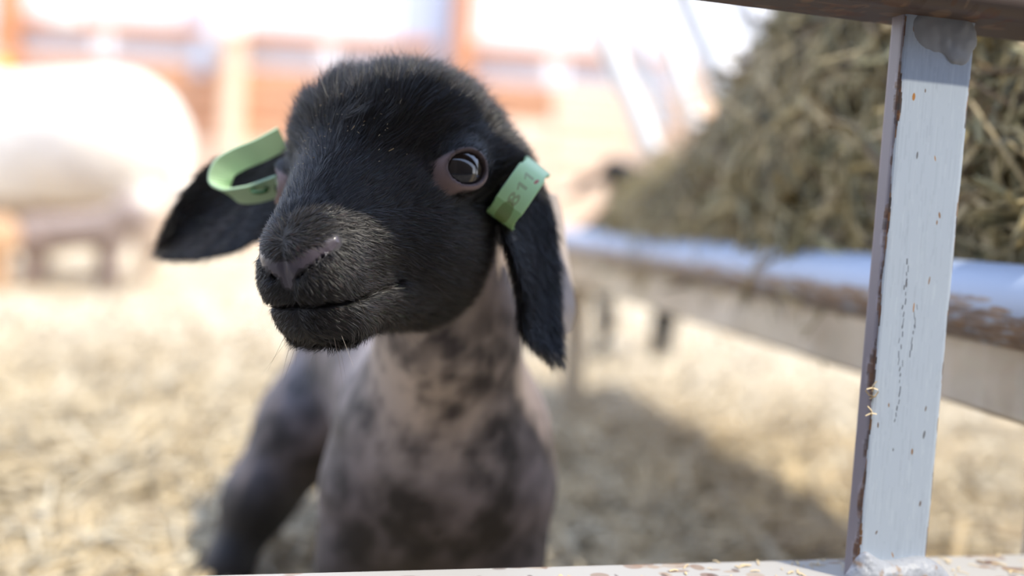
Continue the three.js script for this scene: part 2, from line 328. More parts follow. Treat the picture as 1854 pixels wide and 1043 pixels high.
// fur
function furMesh(name, list, mat) {
  const n = list.length, P = new Float32Array(n * 15), C = new Float32Array(n * 15), I = new Uint32Array(n * 9);
  list.forEach((f, i) => {
    const { p, d, bend, len, w, side, c, tip } = f, b = i * 5;
    const q1 = p.clone().addScaledVector(d, len * 0.5).addScaledVector(bend, len * 0.12), q2 = p.clone().addScaledVector(d, len).addScaledVector(bend, len * 0.45);
    const pts = [p.clone().addScaledVector(side, w / 2), p.clone().addScaledVector(side, -w / 2), q1.clone().addScaledVector(side, w * 0.38), q1.clone().addScaledVector(side, -w * 0.38), q2];
    pts.forEach((q, k) => { P[(b + k) * 3] = q.x - lambBase.x; P[(b + k) * 3 + 1] = q.y - lambBase.y; P[(b + k) * 3 + 2] = q.z - lambBase.z; const cc = k < 2 ? c.map((x) => x * 0.8) : k < 4 ? c : tip; C.set(cc, (b + k) * 3); });
    I.set([b, b + 1, b + 2, b + 1, b + 3, b + 2, b + 2, b + 3, b + 4], i * 9);
  });
  const m = mesh(name, geo(P, I, null, null), mat, lamb); m.geometry.setAttribute('color', new THREE.BufferAttribute(C, 3)); m.userData.kind = 'stuff'; return m;
}
const furMat = std({ vertexColors: true, roughness: 0.5, side: THREE.DoubleSide });
const HAIRS = { head: 170000, earL: 16000, earR: 20000, body: 0 };
const inv = headM.clone().invert(), headRot = new THREE.Matrix4().extractRotation(headM);
for (const src of furSource) {
  const N = HAIRS[src.kind]; if (!N) continue;
  const { P, I, N: NN, kind } = src, T = I.length / 3, cum = new Float64Array(T); let tot = 0;
  const a = V(0, 0, 0), b = V(0, 0, 0), c = V(0, 0, 0);
  for (let t = 0; t < T; t++) { a.fromArray(P, I[t * 3] * 3); b.fromArray(P, I[t * 3 + 1] * 3); c.fromArray(P, I[t * 3 + 2] * 3); tot += b.clone().sub(a).cross(c.clone().sub(a)).length(); cum[t] = tot; }
  const list = [];
  for (let i = 0; i < N; i++) {
    const r = rnd() * tot; let lo = 0, hi = T - 1; while (lo < hi) { const m = (lo + hi) >> 1; if (cum[m] < r) lo = m + 1; else hi = m; }
    let u = rnd(), v = rnd(); if (u + v > 1) { u = 1 - u; v = 1 - v; }
    const i0 = I[lo * 3] * 3, i1 = I[lo * 3 + 1] * 3, i2 = I[lo * 3 + 2] * 3, mixv = (A, o) => A[i0 + o] * (1 - u - v) + A[i1 + o] * u + A[i2 + o] * v;
    const p = V(mixv(P, 0), mixv(P, 1), mixv(P, 2)), n = V(mixv(NN, 0), mixv(NN, 1), mixv(NN, 2)).normalize();
    let flow, len, lift, w = 0.00028, dark = rr(0.42, 1.5), col = [0.016, 0.0145, 0.0145], tip = [0.040, 0.036, 0.035];
    if (kind === 'head') {
      const l = p.clone().applyMatrix4(inv), { x, y, z } = l, ax = Math.abs(x);
      const [e, h, vv] = eyeCoords(x, y, z), al = almond(h, vv);
      if (e > 0 && al < pinkRim(h, vv) + rr(0, 1.5)) continue;
      if (noseMask(x, y, z) > 0.15) continue;
      if (headSDF(x, y, z) < -1 ) continue;
      // backwards from the nose, up over the forehead, down over cheek and jaw
      flow = V(Math.sign(x) * (0.25 + 0.004 * ax), y > -10 ? 0.55 : -0.25, -1);
      len = lerp(4.2, 9, smooth(-z, -75, 0)); lift = lerp(0.3, 0.5, smooth(-z, -40, 20));
      const crown = smooth(y, 8, 58);
      if (crown > 0) { len = lerp(len, rnd() < 0.12 ? 18 : 13, crown); lift = lerp(lift, 0.66, crown); flow.add(V(noise(x * 0.08, y * 0.08, z * 0.08), noise(y * 0.08, z * 0.08, 3), noise(z * 0.08, x * 0.08, 7)).multiplyScalar(2.4 * crown)); flow.y += 0.4 * crown; }
      const chin = smooth(-y, 56, 66) * smooth(z, 20, 45);
      if (chin > 0) { flow.lerp(V(Math.sign(x) * 0.3, -1, 0.45), chin * 0.8); len = lerp(len, 7.5, chin); lift = lerp(lift, 0.5, chin); w *= 1.1; }
      const lip = smooth(z, 66, 84) * smooth(-y, 18, 28);
      if (lip > 0) { flow.lerp(V(Math.sign(x) * 0.8, -0.9, -0.1), lip * 0.7); len = lerp(len, 3.2, lip); lift = lerp(lift, 0.35, lip); }
      const cl = 0.55; flow.add(V(noise(x * 0.13 + 3, y * 0.13, z * 0.13), noise(y * 0.13, z * 0.13 + 8, x * 0.13), noise(z * 0.13, x * 0.13, y * 0.13 + 4)).multiplyScalar(cl));
      const brown = smooth(z, 74, 100) * 0.3, pat = 1 + 0.5 * noise(x * 0.06, y * 0.06, z * 0.06); col = [lerp(0.0165, 0.026, brown), lerp(0.0140, 0.020, brown), lerp(0.0128, 0.016, brown)].map((q) => q * pat); tip = [lerp(0.053, 0.10, brown), lerp(0.0455, 0.076, brown), lerp(0.0420, 0.054, brown)].map((q) => q * pat);
      if (e > 0 && al < 12) { len *= 0.6; lift *= 0.6; }
      tip = tip.map((q) => q * (1 - 0.38 * crown)); flow.transformDirection(headRot); len *= HEAD.s / 1000;
    } else {
      flow = kind === 'earL' ? V(-0.8, -0.45, -0.3) : V(0.12, -1, 0); len = rr(0.004, 0.008); lift = 0.5; tip = [0.05, 0.045, 0.045]; flow.add(V(noise(p.x * 120, p.y * 120, 1), noise(p.y * 120, p.z * 120, 2), noise(p.z * 120, p.x * 120, 3)).multiplyScalar(0.8));
    }
    flow.addScaledVector(n, -flow.dot(n)).normalize();
    const d = flow.clone().multiplyScalar(1 - lift * 0.6).addScaledVector(n, lift).add(V(rr(-1, 1), rr(-1, 1), rr(-1, 1)).multiplyScalar(0.3)).normalize();
    const side = d.clone().cross(n).add(V(rr(-1, 1), rr(-1, 1), rr(-1, 1)).multiplyScalar(0.5)); side.addScaledVector(d, -side.dot(d)).normalize();
    list.push({ p, d, bend: flow.clone().addScaledVector(n, -0.25), len: len * rr(0.65, 1.25), w: w * rr(0.8, 1.25), side, c: col.map((q) => q * dark * 0.85), tip: tip.map((q) => q * dark * (rnd() < 0.07 ? 1.9 : 1)) });
  }
  furMesh(kind === 'head' ? 'face_fur' : 'ear_fur', list, furMat);
}
// whiskers, straw crumbs, ear tags
{
  const list = [];
  for (let i = 0; i < 46; i++) {
    const a = rr(-1, 1), z = rr(20, 84), y = rnd() < 0.6 ? -62 - 6 * rnd() : -40, x = (y < -50 ? 16 : 26) * (a < 0 ? -1 : 1) * rr(0.5, 1);
    const d = V(x * 0.03 + rr(-0.3, 0.3), -0.75 + rr(-0.4, 0.3), 0.35 - (84 - z) * 0.012 + rr(-0.2, 0.2)).normalize().transformDirection(headRot), side = d.clone().cross(V(rr(-1, 1), rr(-1, 1), rr(-1, 1))).normalize();
    list.push({ p: headW(x, y, z), d, bend: V(rr(-0.3, 0.3), -0.5, rr(-0.3, 0.3)), len: rr(0.014, 0.03), w: 0.00016, side, c: [0.16, 0.12, 0.09], tip: [0.2, 0.16, 0.12] });
  }
  furMesh('whiskers', list, furMat);
  const crumbs = [];
  for (let i = 0; i < 90; i++) {
    const th = rr(-0.5, 1.0), ph = rr(0.05, 1.1), dir = V(Math.sin(th) * Math.cos(ph), Math.sin(ph), Math.cos(th) * Math.cos(ph)); let t = 120; const o = V(0, 10, 10);
    while (t > 20 && headSDF(o.x + dir.x * t, o.y + dir.y * t, o.z + dir.z * t) > 3.5) t -= 0.5;
    const big = rnd() < 0.08, g = ribbonGeo(big ? rr(2, 3.5) : rr(0.4, 1.2), big ? 0.6 : rr(0.25, 0.5), 0.1, 1); g.rotateY(rr(0, 6)); g.rotateX(rr(-1, 1)); g.rotateZ(rr(-1, 1)); g.translate(o.x + dir.x * t, o.y + dir.y * t, o.z + dir.z * t); g.applyMatrix4(headM); crumbs.push(g);
  }
  mesh('straw_crumbs', bakeAt(mergeGeometries(crumbs), lambBase), std({ color: new THREE.Color(0.55, 0.42, 0.24), roughness: 0.7, side: THREE.DoubleSide }), lamb).userData.kind = 'stuff';
  const green = new THREE.Color(0.46, 0.66, 0.42), plastic = (o) => new THREE.MeshPhysicalMaterial({ roughness: 0.42, side: THREE.DoubleSide, ...o });
  const cam = (x, y, z) => V(x, y, z).transformDirection(camera.matrixWorld);
  // folded loop on the ear at the left of the picture
  const loop = band([at(512, 250, 0.596), at(470, 272, 0.592), at(430, 289, 0.588), at(404, 308, 0.586), at(399, 334, 0.586), at(418, 352, 0.584), at(455, 352, 0.582), at(510, 334, 0.580)], 0.0155, 0.0019, cam(0.62, -0.42, -0.66), 48);
  const tagL = mesh('ear_tag', bakeAt(loop, lambBase), plastic({ color: green }), lamb); tagL.userData.label = 'pale green loop tag folded over the ear at the left';
  const hole = new THREE.TorusGeometry(0.0042, 0.0013, 8, 20); hole.applyMatrix4(new THREE.Matrix4().lookAt(cam(0, 0.9, 0.45), V(0, 0, 0), V(0, 1, 0))); { const c = at(470, 344, 0.5785); hole.translate(c.x, c.y, c.z); }
  mesh('tag_hole', bakeAt(hole, lambBase), plastic({ color: new THREE.Color(0.10, 0.24, 0.08) }), tagL);
  // printed strip on the other ear
  const print = canvasTex(512, 256, (c, w, h) => {
    c.fillStyle = 'rgb(182,222,160)'; c.fillRect(0, 0, w, h);
    c.fillStyle = 'rgba(100,140,70,0.35)'; c.fillRect(w * 0.66, 0, w * 0.34, h); c.fillStyle = 'rgba(100,112,52,0.55)'; c.beginPath(); c.arc(w * 0.75, h * 0.5, 62, 0, 7); c.fill();
    c.save(); c.translate(w * 0.47, h * 0.5); c.rotate(Math.PI); c.fillStyle = 'rgba(128,112,78,0.38)'; c.font = 'bold 118px sans-serif'; c.textAlign = 'center'; c.textBaseline = 'middle'; c.fillText('811', 0, 0); c.restore();
    c.fillStyle = 'rgba(176,70,56,0.8)'; c.beginPath(); c.ellipse(w * 0.33, h * 0.22, 20, 12, 0.5, 0, 7); c.fill();
  });
  const strip = band([at(974, 301, 0.562), at(964, 312, 0.548), at(949, 333, 0.540), at(931, 359, 0.536), at(914, 383, 0.536), at(906, 395, 0.541), at(908, 400, 0.552)], 0.0145, 0.002, cam(0.80, -0.58, -0.12), 40, (t) => 1 + 0.13 * (smooth(Math.abs(t - 0.16), 0.07, 0.02) + 0.5 * smooth(Math.abs(t - 0.74), 0.05, 0.02)));
  const tagR = mesh('ear_tag', bakeAt(strip, lambBase), plastic({ map: print }), lamb); tagR.userData.label = 'green strip tag with worn number on the ear at the right';
  const stud = new THREE.CylinderGeometry(0.0046, 0.0052, 0.011, 20); stud.rotateZ(0.35); { const c = at(915, 422, 0.552); stud.translate(c.x, c.y, c.z); }
  mesh('tag_stud', bakeAt(stud, lambBase), plastic({ color: new THREE.Color(0.40, 0.39, 0.36) }), tagR);
  // white plate seen edge on behind the same ear
  const plate = band([at(999, 352, 0.602), at(1008, 420, 0.602), at(1018, 490, 0.600), at(1027, 560, 0.598), at(1024, 602, 0.600)], 0.034, 0.0022, cam(0.30, 0, -0.95), 24, (t) => 0.55 + 0.45 * smooth(t, 0, 0.15) - 0.35 * smooth(t, 0.85, 1));
  mesh('ear_plate', bakeAt(plate, lambBase), plastic({ color: new THREE.Color(0.50, 0.43, 0.39) }), lamb).userData.label = 'white plastic plate behind the ear';
}

// ---------------------------------------------------------------- metal gate
{
  const D = V(0.9682, 0, -0.25).normalize();
  const toCam = V(0.25, 0, 0.9682).normalize();
  const FL = at(1588, 600, 0.52);                              // front left edge of the post
  const g = thing('metal_gate', 'grey painted metal gate with one flat upright between two rusty rails', 'gate', V(FL.x, 0, FL.z));
  const W = 0.0435, S = 0.0125, yTop = 0.469, yBot = 0.1715;
  const R = new THREE.Matrix4().makeBasis(D, V(0, 1, 0), toCam);
  const paint = (draw, rough) => std({ map: canvasTex(512, 1024, draw), roughness: rough, metalness: 0 });
  const scuffs = (seedN, edge) => (c, w, h) => {
    c.fillStyle = 'rgb(174,185,197)'; c.fillRect(0, 0, w, h);
    for (let i = 0; i < 900; i++) { const k = rnd(); c.fillStyle = k < 0.5 ? 'rgba(194,203,212,0.18)' : 'rgba(148,156,168,0.14)'; const x = rnd() * w, y = rnd() * h; c.fillRect(x, y, rr(2, 14), rr(4, 60)); }
    for (let i = 0; i < 26; i++) { c.fillStyle = ['#8a6a4c', '#6c5a4c', '#6d6f74', '#a8743c'][i % 4]; c.beginPath(); c.ellipse(rr(20, w - 20), rr(0, h), rr(2, 7), rr(2, 9), rnd() * 3, 0, 7); c.fill(); }
    c.strokeStyle = 'rgba(70,72,80,0.8)';
    for (const [x0, y0, n] of [[0.47, 0.42, 16], [0.6, 0.5, 8], [0.5, 0.6, 10]]) for (let i = 0; i < n; i++) { c.lineWidth = rr(3, 7); const x = x0 * w + rr(-8, 8), y = y0 * h + i * 12; c.beginPath(); c.moveTo(x, y); c.lineTo(x + rr(-6, 6), y + rr(5, 14)); c.stroke(); }
    if (edge) for (let i = 0; i < 700; i++) { const y = rnd() * h; c.fillStyle = ['#6b4a38', '#54463f', '#7b5a3c', '#4c4644'][i % 4]; const wd = rr(4, 26) * (0.5 + noise(y * 0.01, 2, 0)); c.fillRect(rnd() < 0.6 ? w * 0.2 : w - wd, y, wd, rr(6, 26)); }
    // the narrow edge: its shade painted as a darker base, under rust and scrapes
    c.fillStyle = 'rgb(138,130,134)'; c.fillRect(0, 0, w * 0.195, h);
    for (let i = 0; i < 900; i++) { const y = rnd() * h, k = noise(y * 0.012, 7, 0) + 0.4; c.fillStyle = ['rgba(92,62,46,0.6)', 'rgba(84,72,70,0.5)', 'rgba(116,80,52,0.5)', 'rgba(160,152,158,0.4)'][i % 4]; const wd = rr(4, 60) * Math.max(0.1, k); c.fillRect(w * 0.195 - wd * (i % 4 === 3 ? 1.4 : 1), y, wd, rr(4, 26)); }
  };
  // upright: three metres-scaled faces as one box with softened edges
  const sh = new THREE.Shape(); const r = 0.003; sh.moveTo(r, 0); sh.lineTo(W - r, 0); sh.quadraticCurveTo(W, 0, W, r); sh.lineTo(W, S - r); sh.quadraticCurveTo(W, S, W - r, S); sh.lineTo(r, S); sh.quadraticCurveTo(0, S, 0, S - r); sh.lineTo(0, r); sh.quadraticCurveTo(0, 0, r, 0);
  const eg = new THREE.ExtrudeGeometry(sh, { depth: yTop - yBot + 0.01, bevelEnabled: false, curveSegments: 4, steps: 1 });
  // local: x along D, shape y = depth away from the camera, extrude = up
  const B4 = new THREE.Matrix4().makeBasis(D, toCam.clone().multiplyScalar(-1), V(0, 1, 0));
  eg.applyMatrix4(B4); eg.translate(0, yBot - 0.004, 0);
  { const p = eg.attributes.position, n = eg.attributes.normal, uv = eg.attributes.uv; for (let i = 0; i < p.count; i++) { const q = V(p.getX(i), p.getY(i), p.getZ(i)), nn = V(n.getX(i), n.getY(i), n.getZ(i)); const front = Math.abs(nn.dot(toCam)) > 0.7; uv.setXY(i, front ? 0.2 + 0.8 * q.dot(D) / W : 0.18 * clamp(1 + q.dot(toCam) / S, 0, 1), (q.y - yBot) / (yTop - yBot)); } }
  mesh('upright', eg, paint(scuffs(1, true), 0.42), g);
  // weld fillet at the foot
  const weld = nets((x, y, z) => {
    let d = sdEll(x, y, z, W / 2, 0, 0.001, W / 2 + 0.003, 0.0115, 0.008);
    d = smin(d, sdEll(x, y, z, 0.004, 0.006, 0.002, 0.006, 0.011, 0.005), 0.008);
    d = smin(d, sdEll(x, y, z, W - 0.005, 0.004, 0.001, 0.011, 0.009, 0.006), 0.008);
    d = smin(d, sdCap(x, y, z, [0, 0.001, 0.004], [W + 0.006, 0.001, 0.004], 0.005, 0.004), 0.008);
    return d - 0.0007 * noise(x * 130, y * 130, z * 130) - 0.0003 * noise(x * 400, y * 400, z * 400);
  }, [-0.02, -0.01, -0.02], [W + 0.025, 0.03, 0.02], 0.0012);
  const weldCol = []; for (let i = 0; i < weld.pos.length; i += 3) { const k = fbm(weld.pos[i] * 120, weld.pos[i + 1] * 120, 3) + 0.1; const rust = smooth(k, 0.18, 0.4); weldCol.push(lerp(0.29, 0.24, rust), lerp(0.30, 0.16, rust), lerp(0.32, 0.10, rust)); }
  const wg = geo(weld.pos, weld.idx, weld.nor, weldCol); wg.applyMatrix4(R); wg.translate(0, yBot, 0);
  mesh('weld', wg, std({ vertexColors: true, roughness: 0.5 }), g).userData.label = 'lumpy painted weld at the foot';
  const weld2 = nets((x, y, z) => smin(sdEll(x, y, z, W / 2, 0, 0, W / 2 - 0.003, 0.013, 0.0022), sdEll(x, y, z, W - 0.008, -0.006, 0, 0.007, 0.012, 0.002), 0.006) - 0.0005 * noise(x * 170, y * 170 + 5, z * 170), [-0.015, -0.03, -0.02], [W + 0.02, 0.02, 0.02], 0.0012);
  const wg2 = geo(weld2.pos, weld2.idx, weld2.nor); wg2.applyMatrix4(R); wg2.translate(-toCam.x * 0.0012, yTop - 0.006, -toCam.z * 0.0012);
  mesh('weld', wg2, std({ color: new THREE.Color(0.30, 0.31, 0.32), roughness: 0.55 }), g);
  // rails
  const railTex = (base, rust) => canvasTex(1024, 256, (c, w, h) => {
    c.fillStyle = base; c.fillRect(0, 0, w, h);
    for (let i = 0; i < 1600; i++) { const x = rnd() * w, y = rnd() * h, k = fbm(x * 0.012, y * 0.02, rust * 9); if (k < 0.12 - rust * 0.35) continue; c.fillStyle = ['rgba(96,58,38,0.5)', 'rgba(120,84,58,0.5)', 'rgba(72,52,44,0.5)', 'rgba(150,120,90,0.4)'][i % 4]; c.beginPath(); c.ellipse(x, y, rr(2, 16), rr(1, 6), 0, 0, 7); c.fill(); }
  });
  const railGeo = (half, y, cy, cz) => {                      // rounded square tube along D
    const s = new THREE.Shape(), q = half * 0.35; s.moveTo(-half + q, -half); s.lineTo(half - q, -half); s.absarc(half - q, -half + q, q, -Math.PI / 2, 0); s.lineTo(half, half - q); s.absarc(half - q, half - q, q, 0, Math.PI / 2); s.lineTo(-half + q, half); s.absarc(-half + q, half - q, q, Math.PI / 2, Math.PI); s.lineTo(-half, -half + q); s.absarc(-half + q, -half + q, q, Math.PI, Math.PI * 1.5);
    const e = new THREE.ExtrudeGeometry(s, { depth: 1.6, bevelEnabled: false, curveSegments: 8 }); e.translate(0, 0, -0.85);
    e.applyMatrix4(new THREE.Matrix4().makeBasis(toCam.clone().multiplyScalar(-1), V(0, 1, 0), D));
    e.translate(toCam.x * cz, y, toCam.z * cz);
    const p = e.attributes.position, uv = e.attributes.uv, n = e.attributes.normal; for (let i = 0; i < p.count; i++) { const w = V(p.getX(i), p.getY(i) - y, p.getZ(i)); uv.setXY(i, w.dot(D) / 0.5, (Math.atan2(w.y, w.dot(toCam) - cz) / 6.283) * 0.8); }
    return e;
  };
  mesh('bottom_rail', railGeo(0.027, yBot - 0.027, 0, -0.014), std({ map: railTex('rgb(172,167,158)', 0.12), roughness: 0.5 }), g);
  mesh('top_rail', railGeo(0.027, yTop + 0.027, 0, -0.008), std({ map: railTex('rgb(88,73,65)', 0.6), roughness: 0.5 }), g);
}
// ---------------------------------------------------------------- barn wall across the yard, and the barn behind the photographer
function boxGeo(w, h, d, b = 0.006) {
  const s = new THREE.Shape(); s.moveTo(-w / 2 + b, -h / 2 + b); s.lineTo(w / 2 - b, -h / 2 + b); s.lineTo(w / 2 - b, h / 2 - b); s.lineTo(-w / 2 + b, h / 2 - b); s.closePath();
  const g = new THREE.ExtrudeGeometry(s, { depth: d - 2 * b, bevelEnabled: true, bevelThickness: b, bevelSize: b, bevelSegments: 1, curveSegments: 1 }); g.translate(0, 0, -d / 2 + b); return g;
}
{
  const grain = (a, b) => canvasTex(256, 64, (c, w, h) => { c.fillStyle = a; c.fillRect(0, 0, w, h); for (let i = 0; i < 240; i++) { c.fillStyle = b; c.globalAlpha = rr(0.05, 0.3); c.fillRect(rnd() * w, rnd() * h, rr(20, 160), rr(0.6, 2)); } });
  const orange = [0, 1].map((k) => std({ map: grain(k ? '#d6a584' : '#ce9a76', '#a97454'), roughness: 0.8 }));
  const pale = [0, 1].map((k) => std({ map: grain(k ? '#f1dac4' : '#eed2b8', '#d6ac88'), roughness: 0.8 }));
  const white = std({ color: new THREE.Color(0.80, 0.79, 0.81), roughness: 0.6 }), shade = std({ color: new THREE.Color(0.56, 0.51, 0.53), roughness: 0.7 });
  const wood = std({ map: grain('#cf9066', '#a66c46'), roughness: 0.75 }), steel = std({ color: new THREE.Color(0.50, 0.53, 0.62), roughness: 0.4, metalness: 0.2 });
  const Z = -8, wall = new THREE.Group(); wall.name = numbered('wall_far'); wall.position.set(0, 0, Z); wall.rotation.y = -0.015; wall.userData.kind = 'structure'; scene.add(wall);
  mesh('sheathing', boxGeo(14, 1.45, 0.06).translate(0, 0.725, -0.08), pale[0], wall);
  const H = 0.145, X0 = -5.6, LEN = 1.8;
  const plankG = [boxGeo(LEN - 0.012, H - 0.008, 0.05), boxGeo(LEN - 0.012, H - 0.008, 0.058)];
  plankG.forEach((g) => { const p = g.attributes.position, uv = g.attributes.uv; for (let i = 0; i < p.count; i++) uv.setXY(i, p.getX(i) / 1.8, p.getY(i) / 0.5); });
  for (let r = 0; r < 10; r++) for (let k = 0; k < 6; k++) {
    const x = X0 + LEN * (k + 0.5) + 0.43, m = mesh('plank', plankG[(r + k) % 2], (r > 5 && k < 2 ? orange : r > 7 && k < 3 ? orange : pale)[(r * 3 + k) % 2], wall);
    m.position.set(x, H * (r + 0.5), rr(-0.004, 0.006));
  }
  const slatG = boxGeo(0.085, 1.25, 0.022, 0.003);
  for (let i = 0; i < 92; i++) { const m = mesh('slat', slatG, white, wall); m.position.set(-5.2 + i * 0.105, 1.45 + 0.64, -0.05 + rr(-0.004, 0.004)); }
  const lowG = boxGeo(1.62, 0.20, 0.03);
  for (let k = 0; k < 6; k++) mesh('shaded_board', lowG, shade, wall).position.set(X0 + LEN * (k + 0.5) + 0.43, 1.56, -0.01);  // lower band of the white slats, its shade painted as a darker colour
  const postG = boxGeo(0.15, 2.9, 0.14), postS = boxGeo(0.15, 1.66, 0.14);
  [[-4.12, 0], [-2.30, 1], [-0.50, 0], [1.30, 1], [3.10, 1], [4.90, 0]].forEach(([x, low]) => { mesh('post', low ? postS : postG, low ? pale[0] : wood, wall).position.set(x, low ? 0.83 : 1.45, 0.08); });
  const railG = boxGeo(1.64, 0.075, 0.06);
  for (let k = 0; k < 3; k++) mesh('wall_rail', railG, wood, wall).position.set(X0 + LEN * (k + 0.5) + 1.34, 1.70, 0.06);
  mesh('steel_upright', boxGeo(0.12, 1.6, 0.08).translate(-2.58, 2.15, 0.03), steel, wall);
  mesh('steel_sheet', boxGeo(0.40, 1.4, 0.02).translate(-0.82, 2.36, 0.0), steel, wall);
  // white buckets added on the far wall in place of bright sun glints
  const prof = [[0.001, 0], [0.10, 0], [0.105, 0.01], [0.135, 0.29], [0.142, 0.295], [0.142, 0.31], [0.13, 0.31], [0.10, 0.02], [0.001, 0.015]].map(([a, b]) => new THREE.Vector2(a, b));
  const white2 = std({ color: new THREE.Color(0.93, 0.92, 0.90), roughness: 0.35, side: THREE.DoubleSide });
  [[420, 'white bucket standing in for a sun glint on the far wall rail between the steel upright and the steel sheet'], [130, 'white bucket standing in for a sun glint on the far wall rail just above the white ewe'], [1255, 'white plastic bucket standing in for a sun glint on the far wall behind the slanted feeder bars and the hay']].forEach(([px, label], i) => {
    const X = (px - 927) / F * 8, y = i === 2 ? 1.50 : 1.64 + 0.0;
    const b = thing('glint_bucket', label, 'glint_bucket', V(X, y, Z + 0.31), 'added buckets on the far wall');
    mesh('pail', new THREE.LatheGeometry(prof, 32), white2, b);
    const h = mesh('handle', tube([V(-0.138, 0.3, 0), V(-0.1, 0.38, -0.03), V(0, 0.42, -0.06), V(0.1, 0.38, -0.03), V(0.138, 0.3, 0)], 0.004, 24, 6), steel, b);
  });
  const barn = new THREE.Group(); barn.name = numbered('wall_barn'); barn.position.set(0, 0, 1.75); barn.userData.kind = 'structure'; scene.add(barn);
  const bm = std({ color: new THREE.Color(0.10, 0.08, 0.065), roughness: 0.9 }), bg = boxGeo(0.395, 2.7, 0.04);
  for (let i = 0; i < 40; i++) mesh('plank', bg, bm, barn).position.set(-7.8 + i * 0.4, 1.35, rr(-0.004, 0.004));
}

// ---------------------------------------------------------------- animals in the background
function creature(name, label, base, bones, k, cell, color, group) {
  const b = bones.map(([p, q, r, s]) => [xyz(p.clone().sub(base)), xyz(q.clone().sub(base)), r, s]);
  const lo = [9, 9, 9], hi = [-9, -9, -9]; for (const [p, q, r, s] of b) for (let i = 0; i < 3; i++) { lo[i] = Math.min(lo[i], p[i] - r, q[i] - s); hi[i] = Math.max(hi[i], p[i] + r, q[i] + s); }
  const f = (x, y, z) => { let d = 1; for (const [p, q, r, s] of b) d = smin(d, sdCap(x, y, z, p, q, r, s), k); return d + 0.006 * noise(x * 22, y * 22, z * 22) * Math.min(1, cell / 0.012); };
  const n = nets(f, lo.map((v) => v - 0.04), hi.map((v) => v + 0.04), cell), col = [];
  for (let i = 0; i < n.pos.length; i += 3) col.push(...color(n.pos[i], n.pos[i + 1], n.pos[i + 2]));
  const g = thing(name, label, name === 'ewe' ? 'sheep' : 'lamb', base, group);
  mesh('body', geo(n.pos, n.idx, n.nor, col), std({ vertexColors: true, roughness: 0.85 }), g);
  return g;
}
const ground = (px, d) => { const p = at(px, 500, d); return V(p.x, 0.01, p.z); };
const legTo = (px, py, d, gx, r0 = 0.045, r1 = 0.026, gd = d) => [[at(px, py, d), at((px + gx) / 2 + 4, py + 60, d), r0, r1], [at((px + gx) / 2 + 4, py + 60, d), ground(gx, gd), r1, r1 * 0.9]];
{
  const base = ground(120, 4.0);
  const ewe = creature('ewe', 'large cream white ewe standing side on at the left, with a yellow ear tag', base, [
    [at(208, 262, 3.85), at(-30, 250, 4.2), 0.285, 0.265], [at(100, 300, 4.0), at(40, 305, 4.1), 0.25, 0.25],
    [at(-60, 215, 4.25), at(-40, 110, 4.4), 0.13, 0.085], [at(-44, 105, 4.4), at(-95, 150, 4.45), 0.085, 0.05],
    ...legTo(270, 380, 3.75, 262, 0.07, 0.03), ...legTo(190, 380, 3.95, 200, 0.07, 0.03), ...legTo(0, 390, 4.05, -5, 0.06, 0.03), ...legTo(-40, 390, 4.25, -45, 0.06, 0.03),
    [at(322, 300, 3.75), at(330, 350, 3.74), 0.035, 0.03],
  ], 0.09, 0.022, (x, y, z) => y < 0.3 ? [0.50, 0.38, 0.28] : y + base.y > 0.86 ? [0.45, 0.34, 0.27] : [0.86, 0.78, 0.68], undefined);
  const earG = earGeo([at(-20, 100, 4.38), at(15, 110, 4.36), at(42, 132, 4.34)], [at(-20, 124, 4.38), at(15, 134, 4.36), at(40, 136, 4.34)], () => V(0, 0, -0.01), 0.012, 10, 6);
  const e = mesh('ear', bakeAt(geo(earG.pos, earG.idx, earG.nor), base), std({ color: new THREE.Color(0.13, 0.085, 0.06), roughness: 0.8 }), ewe); e.userData.label = 'dark brown ear';
  mesh('ear_tag', bakeAt(band([at(2, 112, 4.33), at(8, 128, 4.30), at(4, 146, 4.33)], 0.055, 0.006, V(1, 0, 0), 8), base), std({ color: new THREE.Color(0.62, 0.60, 0.04), roughness: 0.4 }), ewe).userData.label = 'yellow ear tag';
}
creature('lamb', 'small greyish brown lamb walking in front of the white ewe', ground(140, 3.4), [
  [at(70, 425, 3.4), at(205, 412, 3.4), 0.066, 0.062], [at(205, 405, 3.4), at(236, 388, 3.38), 0.05, 0.042], [at(236, 385, 3.38), at(265, 398, 3.35), 0.04, 0.026], [at(234, 372, 3.4), at(232, 340, 3.42), 0.02, 0.012],
  ...legTo(205, 430, 3.38, 200, 0.034, 0.017), ...legTo(190, 430, 3.46, 178, 0.034, 0.017), ...legTo(62, 440, 3.38, 40, 0.04, 0.018), ...legTo(70, 440, 3.46, 75, 0.04, 0.018), [at(50, 410, 3.4), at(40, 450, 3.4), 0.016, 0.01],
], 0.04, 0.011, () => [0.34, 0.26, 0.22]);
creature('lamb', 'tan lamb cut off by the left edge, in front of the ewe', ground(-60, 3.2), [
  [at(-140, 430, 3.2), at(-5, 428, 3.2), 0.075, 0.07], ...legTo(-10, 450, 3.18, 0, 0.04, 0.018), ...legTo(-20, 450, 3.28, -30, 0.04, 0.018), ...legTo(-140, 450, 3.18, -150, 0.04, 0.018), ...legTo(-130, 450, 3.28, -120, 0.04, 0.018),
  [at(-140, 415, 3.2), at(-180, 370, 3.2), 0.05, 0.045], [at(-180, 365, 3.2), at(-215, 385, 3.2), 0.042, 0.026],
], 0.04, 0.012, () => [0.56, 0.34, 0.19]);
